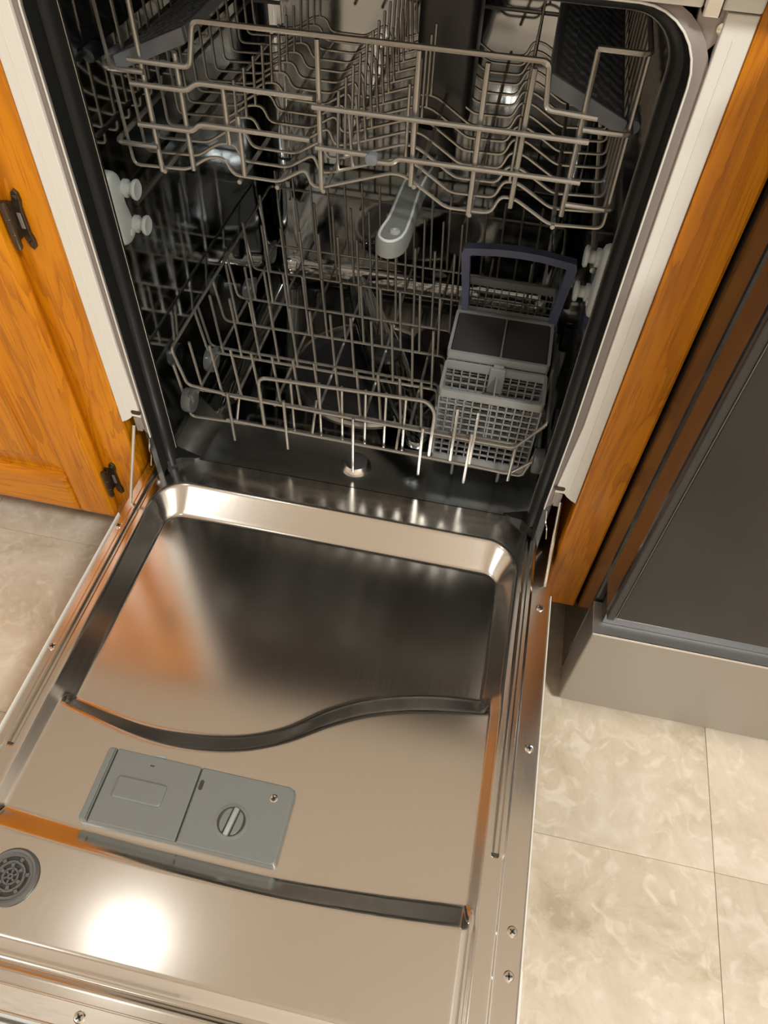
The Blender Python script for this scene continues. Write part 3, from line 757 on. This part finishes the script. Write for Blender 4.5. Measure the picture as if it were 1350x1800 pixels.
# ------------------------------------------------------------------ lower rack
lr_ = thing('lower_rack', 'lower grey wire dish rack with rows of upright tines', 'dish rack', (0, .28, .262))
LY = .0680; LZ = .3415
def l2(name, pts, y=LY, r=.0022, fr=.006, mat='wire'): return w2(name, pts, y, r, fr, lr_, mat)
def l3(name, pts, r=.0022, fr=.008): return MB().tube(fillet(pts, fr), r, 8).build(name, M['wire'], lr_, True)
l3('rim_wire', [(-.180, LY, .347), (-.233, LY, .3525), (-.2455, LY + .001, .4105), (-.2455, .50, .4105), (.2455, .50, .4105), (.2495, LY, .3930), (.2165, LY, .3400), (-.183, LY, .3455)])
l3('base_wire', [(-.118, LY, .2975), (-.2385, LY + .001, .2910), (-.2470, LY, .385)])
l3('base_wire', [(-.184, LY - .002, .2995), (.166, LY - .002, .2945), (.217, LY - .002, .2910), (.250, LY, .3280), (.2495, LY + .06, .3400)])
l3('base_wire', [(-.118, LY + .004, .2925), (.236, LY + .004, .2850), (.2470, LY + .004, .3380)])
l3('handle_wire', [(-.1285, LY, .300), (-.1300, LY, .388), (.0960, LY, .3960), (.1075, LY, .3800), (.1060, LY, .298)], .0026, .014)
for x in (-.0860, -.0473, -.0169, .0148, .0419, .0679): l2('handle_picket', [(x, .296), (x, .3925 + .036 * (x + .05) * .9)], LY + .003, .0018)
for x, za, zb in ((-.1755, .262, .353), (-.0960, .264, .356), (-.0003, .2405, .3470), (.0943, .2595, .352), (.1590, .2590, .357), (.1360, .300, .396), (.1625, .300, .396), (.2185, .2800, .3440)):
    l2('front_picket', [(x, za), (x, zb)], LY - .0035)
rows = [.072, .153, .226, .287, .365, .440]
U2 = [(-.2455, .4105), (-.2365, LZ), (.1000, LZ), (.1030, .2570), (.2455, .2570), (.2475, .4105)]   # dips under the cutlery basket
cw = MB().tube(fillet([(p[0], rows[1], p[1]) for p in U2], .009), .0021, 7).build('cross_wire', M['wire'], lr_, True)
copies(cw, [(0, y - rows[1], 0) for y in rows[2:4]] + [(0, .012, 0)], lr_)
for y in rows[4:]: l2('cross_wire', [(-.2455, .4105), (-.2365, LZ), (.2365, LZ), (.2455, .4105)], y, .0021, .009)
l2('cross_wire', [(-.233, LZ), (.22, LZ)], rows[0] + .002)
for x in (-.222, -.168, -.112, -.052, .012, .075, .140, .205):
    if x < .12: MB().tube([(x, LY + .004, LZ - .004), (x, .50, LZ - .004)], .0021, 7).build('long_wire', M['wire'], lr_, True)
    else: l3('long_wire', [(x, LY + .006, .2850), (x, LY + .012, .2530), (x, .340, .2530), (x, .350, LZ - .004), (x, .50, LZ - .004)], .0021)
for x in (-.17, -.06, .06):
    MB().tube([(x, LY, .2945), (x, LY + .03, LZ - .006)], .0019, 6).build('brace_wire', M['wire'], lr_, True)
tn = None
for y, ztop, xl, xr in ((.072, .4245, -.2155, .090), (.153, .4395, -.2150, .095), (.226, .4400, -.2180, .100), (.287, .4700, -.2100, .100), (.365, .4700, -.2100, .100), (.440, .4700, -.2100, .215)):
    n = int((xr - xl) / .0277) + 1
    t = MB().tube([(xl + .002, y, LZ), (xl - .004, y, ztop)], .0019, 6).build('tine', M['wire'], lr_, True)
    copies(t, [(.0277 * k, 0, 0) for k in range(1, n)], lr_)
for s in (-1, 1):
    for y in (.066, .153, .330, .44):
        w_ = MB().lathe((s * .2300 if s < 0 else .2475, y, .3260), (s, 0, 0), [(.006, -.004), (.0165, -.003), (.0175, 0), (.0175, .008), (.0165, .010), (.009, .0105), (.008, .008), (.001, .008)], 22).build('wheel', M['wheel'], lr_, True)
        if s < 0: MB().box(-.2300, -.2225, y - .010, y + .010, .330, .3450, .002).build('wheel_clip', M['wheel'], w_)

# ------------------------------------------------------------------ cutlery basket
cb_ = thing('cutlery_basket', 'grey lattice cutlery basket with navy handle in the lower rack', 'basket', (.18, .2, .30))
BX0, BX1 = .1085, .2405
def lattice(name, o, u, v, nu, nv, w=.0017, th=.0022, par=cb_, mat='basket'):
    """grid of bars from corner o spanned by vectors u, v"""
    o, u, v = Vector(o), Vector(u), Vector(v); nrm = u.cross(v).normalized() * th / 2; mb = MB()
    def bar(a, b, side):
        s_ = side.normalized() * w / 2
        c8 = [a - s_ - nrm, b - s_ - nrm, b + s_ - nrm, a + s_ - nrm, a - s_ + nrm, b - s_ + nrm, b + s_ + nrm, a + s_ + nrm]
        mb.add(c8, [(0, 3, 2, 1), (4, 5, 6, 7), (0, 1, 5, 4), (1, 2, 6, 5), (2, 3, 7, 6), (3, 0, 4, 7)])
    for i in range(nu + 1): bar(o + u * (i / nu), o + u * (i / nu) + v, u)
    for j in range(nv + 1): bar(o + v * (j / nv), o + v * (j / nv) + u, v)
    return mb.build(name, M[mat], par)
def compartment(y0, y1, z0, z1, nv, tap=.004):
    W = BX1 - BX0
    lattice('lattice_front', (BX0, y0 + tap, z0 + .014), (W, 0, 0), (0, -tap, z1 - z0 - .026), 12, nv)
    lattice('lattice_back', (BX0, y1 - tap, z0 + .014), (W, 0, 0), (0, tap, z1 - z0 - .026), 12, nv)
    d = y1 - y0 - 2 * tap; k = max(3, round(d / .0115))
    lattice('lattice_side', (BX0, y0 + tap, z0 + .014), (0, d, 0), (0, 0, z1 - z0 - .026), k, nv)
    lattice('lattice_side', (BX1, y0 + tap, z0 + .014), (0, d, 0), (0, 0, z1 - z0 - .026), k, nv)
    lattice('lattice_floor', (BX0, y0 + tap, z0), (W, 0, 0), (0, d, 0), 12, k)
    def ring(name, h0, h1, e, w=.004):
        a = rrect(BX0 - e, BX1 + e, y0 - e + (tap if h0 < .3 else 0), y1 + e - (tap if h0 < .3 else 0), .006); b = inset(a, w)
        vs = []; n = len(a)
        for q, z in ((a, h0), (a, h1), (b, h1), (b, h0)): vs += [Vector((p[0], p[1], z)) for p in q]
        fs = [(r * n + k, r * n + (k + 1) % n, ((r + 1) % 4) * n + (k + 1) % n, ((r + 1) % 4) * n + k) for r in range(4) for k in range(n)]
        MB().add(vs, fs).build(name, M['basket'], cb_, True, 40)
    ring('rim', z1 - .0105, z1, .002); ring('base_band', z0 - .002, z0 + .014, .001)
compartment(.090, .147, .264, .402, 10)
compartment(.153, .243, .264, .414, 11)
compartment(.257, .330, .264, .412, 11)
xm = (BX0 + BX1) / 2 + .003
for a, b in ((BX0 + .003, xm - .0015), (xm + .0015, BX1 - .003)):
    MB().prism(rrect(a, b, .157, .240, .003), flat, .4085, .4125, .001).build('lid', M['lid'], cb_, True, 40)
MB().box(xm - .0012, xm + .0012, .155, .241, .30, .4128, .0005).build('divider', M['basket'], cb_)
MB().box(xm - .0105, xm + .0105, .1415, .1470, .362, .4035, .0015).build('clip', M['basket'], cb_)
MB().box(xm - .001, xm + .001, .092, .1420, .31, .392, .0005).build('divider', M['basket'], cb_)
MB().box(xm - .007, xm + .007, .1455, .1500, .4030, .4060, .001).build('clip_cap', M['basket'], cb_)
# handle : arch in the x-z plane
HY = .250
ho = [(.1120, .398), (.1120, .425), (.1020, .500), (.1055, .5085), (.150, .5140), (.178, .5150), (.206, .5140), (.2500, .5085), (.2530, .500), (.2455, .425), (.2455, .398)]
hi = [(.2340, .398), (.2340, .425), (.2405, .4985), (.2375, .5000), (.206, .5040), (.178, .5050), (.150, .5040), (.1165, .5000), (.1140, .4985), (.1210, .425), (.1210, .398)]
n = len(ho); vs = []
for d in (HY - .007, HY + .007):
    vs += [Vector((p[0], d, p[1])) for p in ho] + [Vector((p[0], d, p[1])) for p in reversed(hi)]
fs = []
for k in range(n - 1):
    fs += [(k, k + 1, n + k + 1, n + k), (2 * n + k + 1, 2 * n + k, 3 * n + k, 3 * n + k + 1),
           (k, 2 * n + k, 2 * n + k + 1, k + 1), (n + k + 1, 3 * n + k + 1, 3 * n + k, n + k)]
fs += [(0, n, 3 * n, 2 * n), (n - 1, 3 * n - 1, 4 * n - 1, 2 * n - 1)]
MB().add(vs, fs).build('carry_handle', M['navy'], cb_, True, 30)
for x in (.1165, .2398): MB().box(x - .008, x + .008, HY - .0075, HY + .0075, .375, .405, .002).build('handle_foot', M['basket'], cb_)
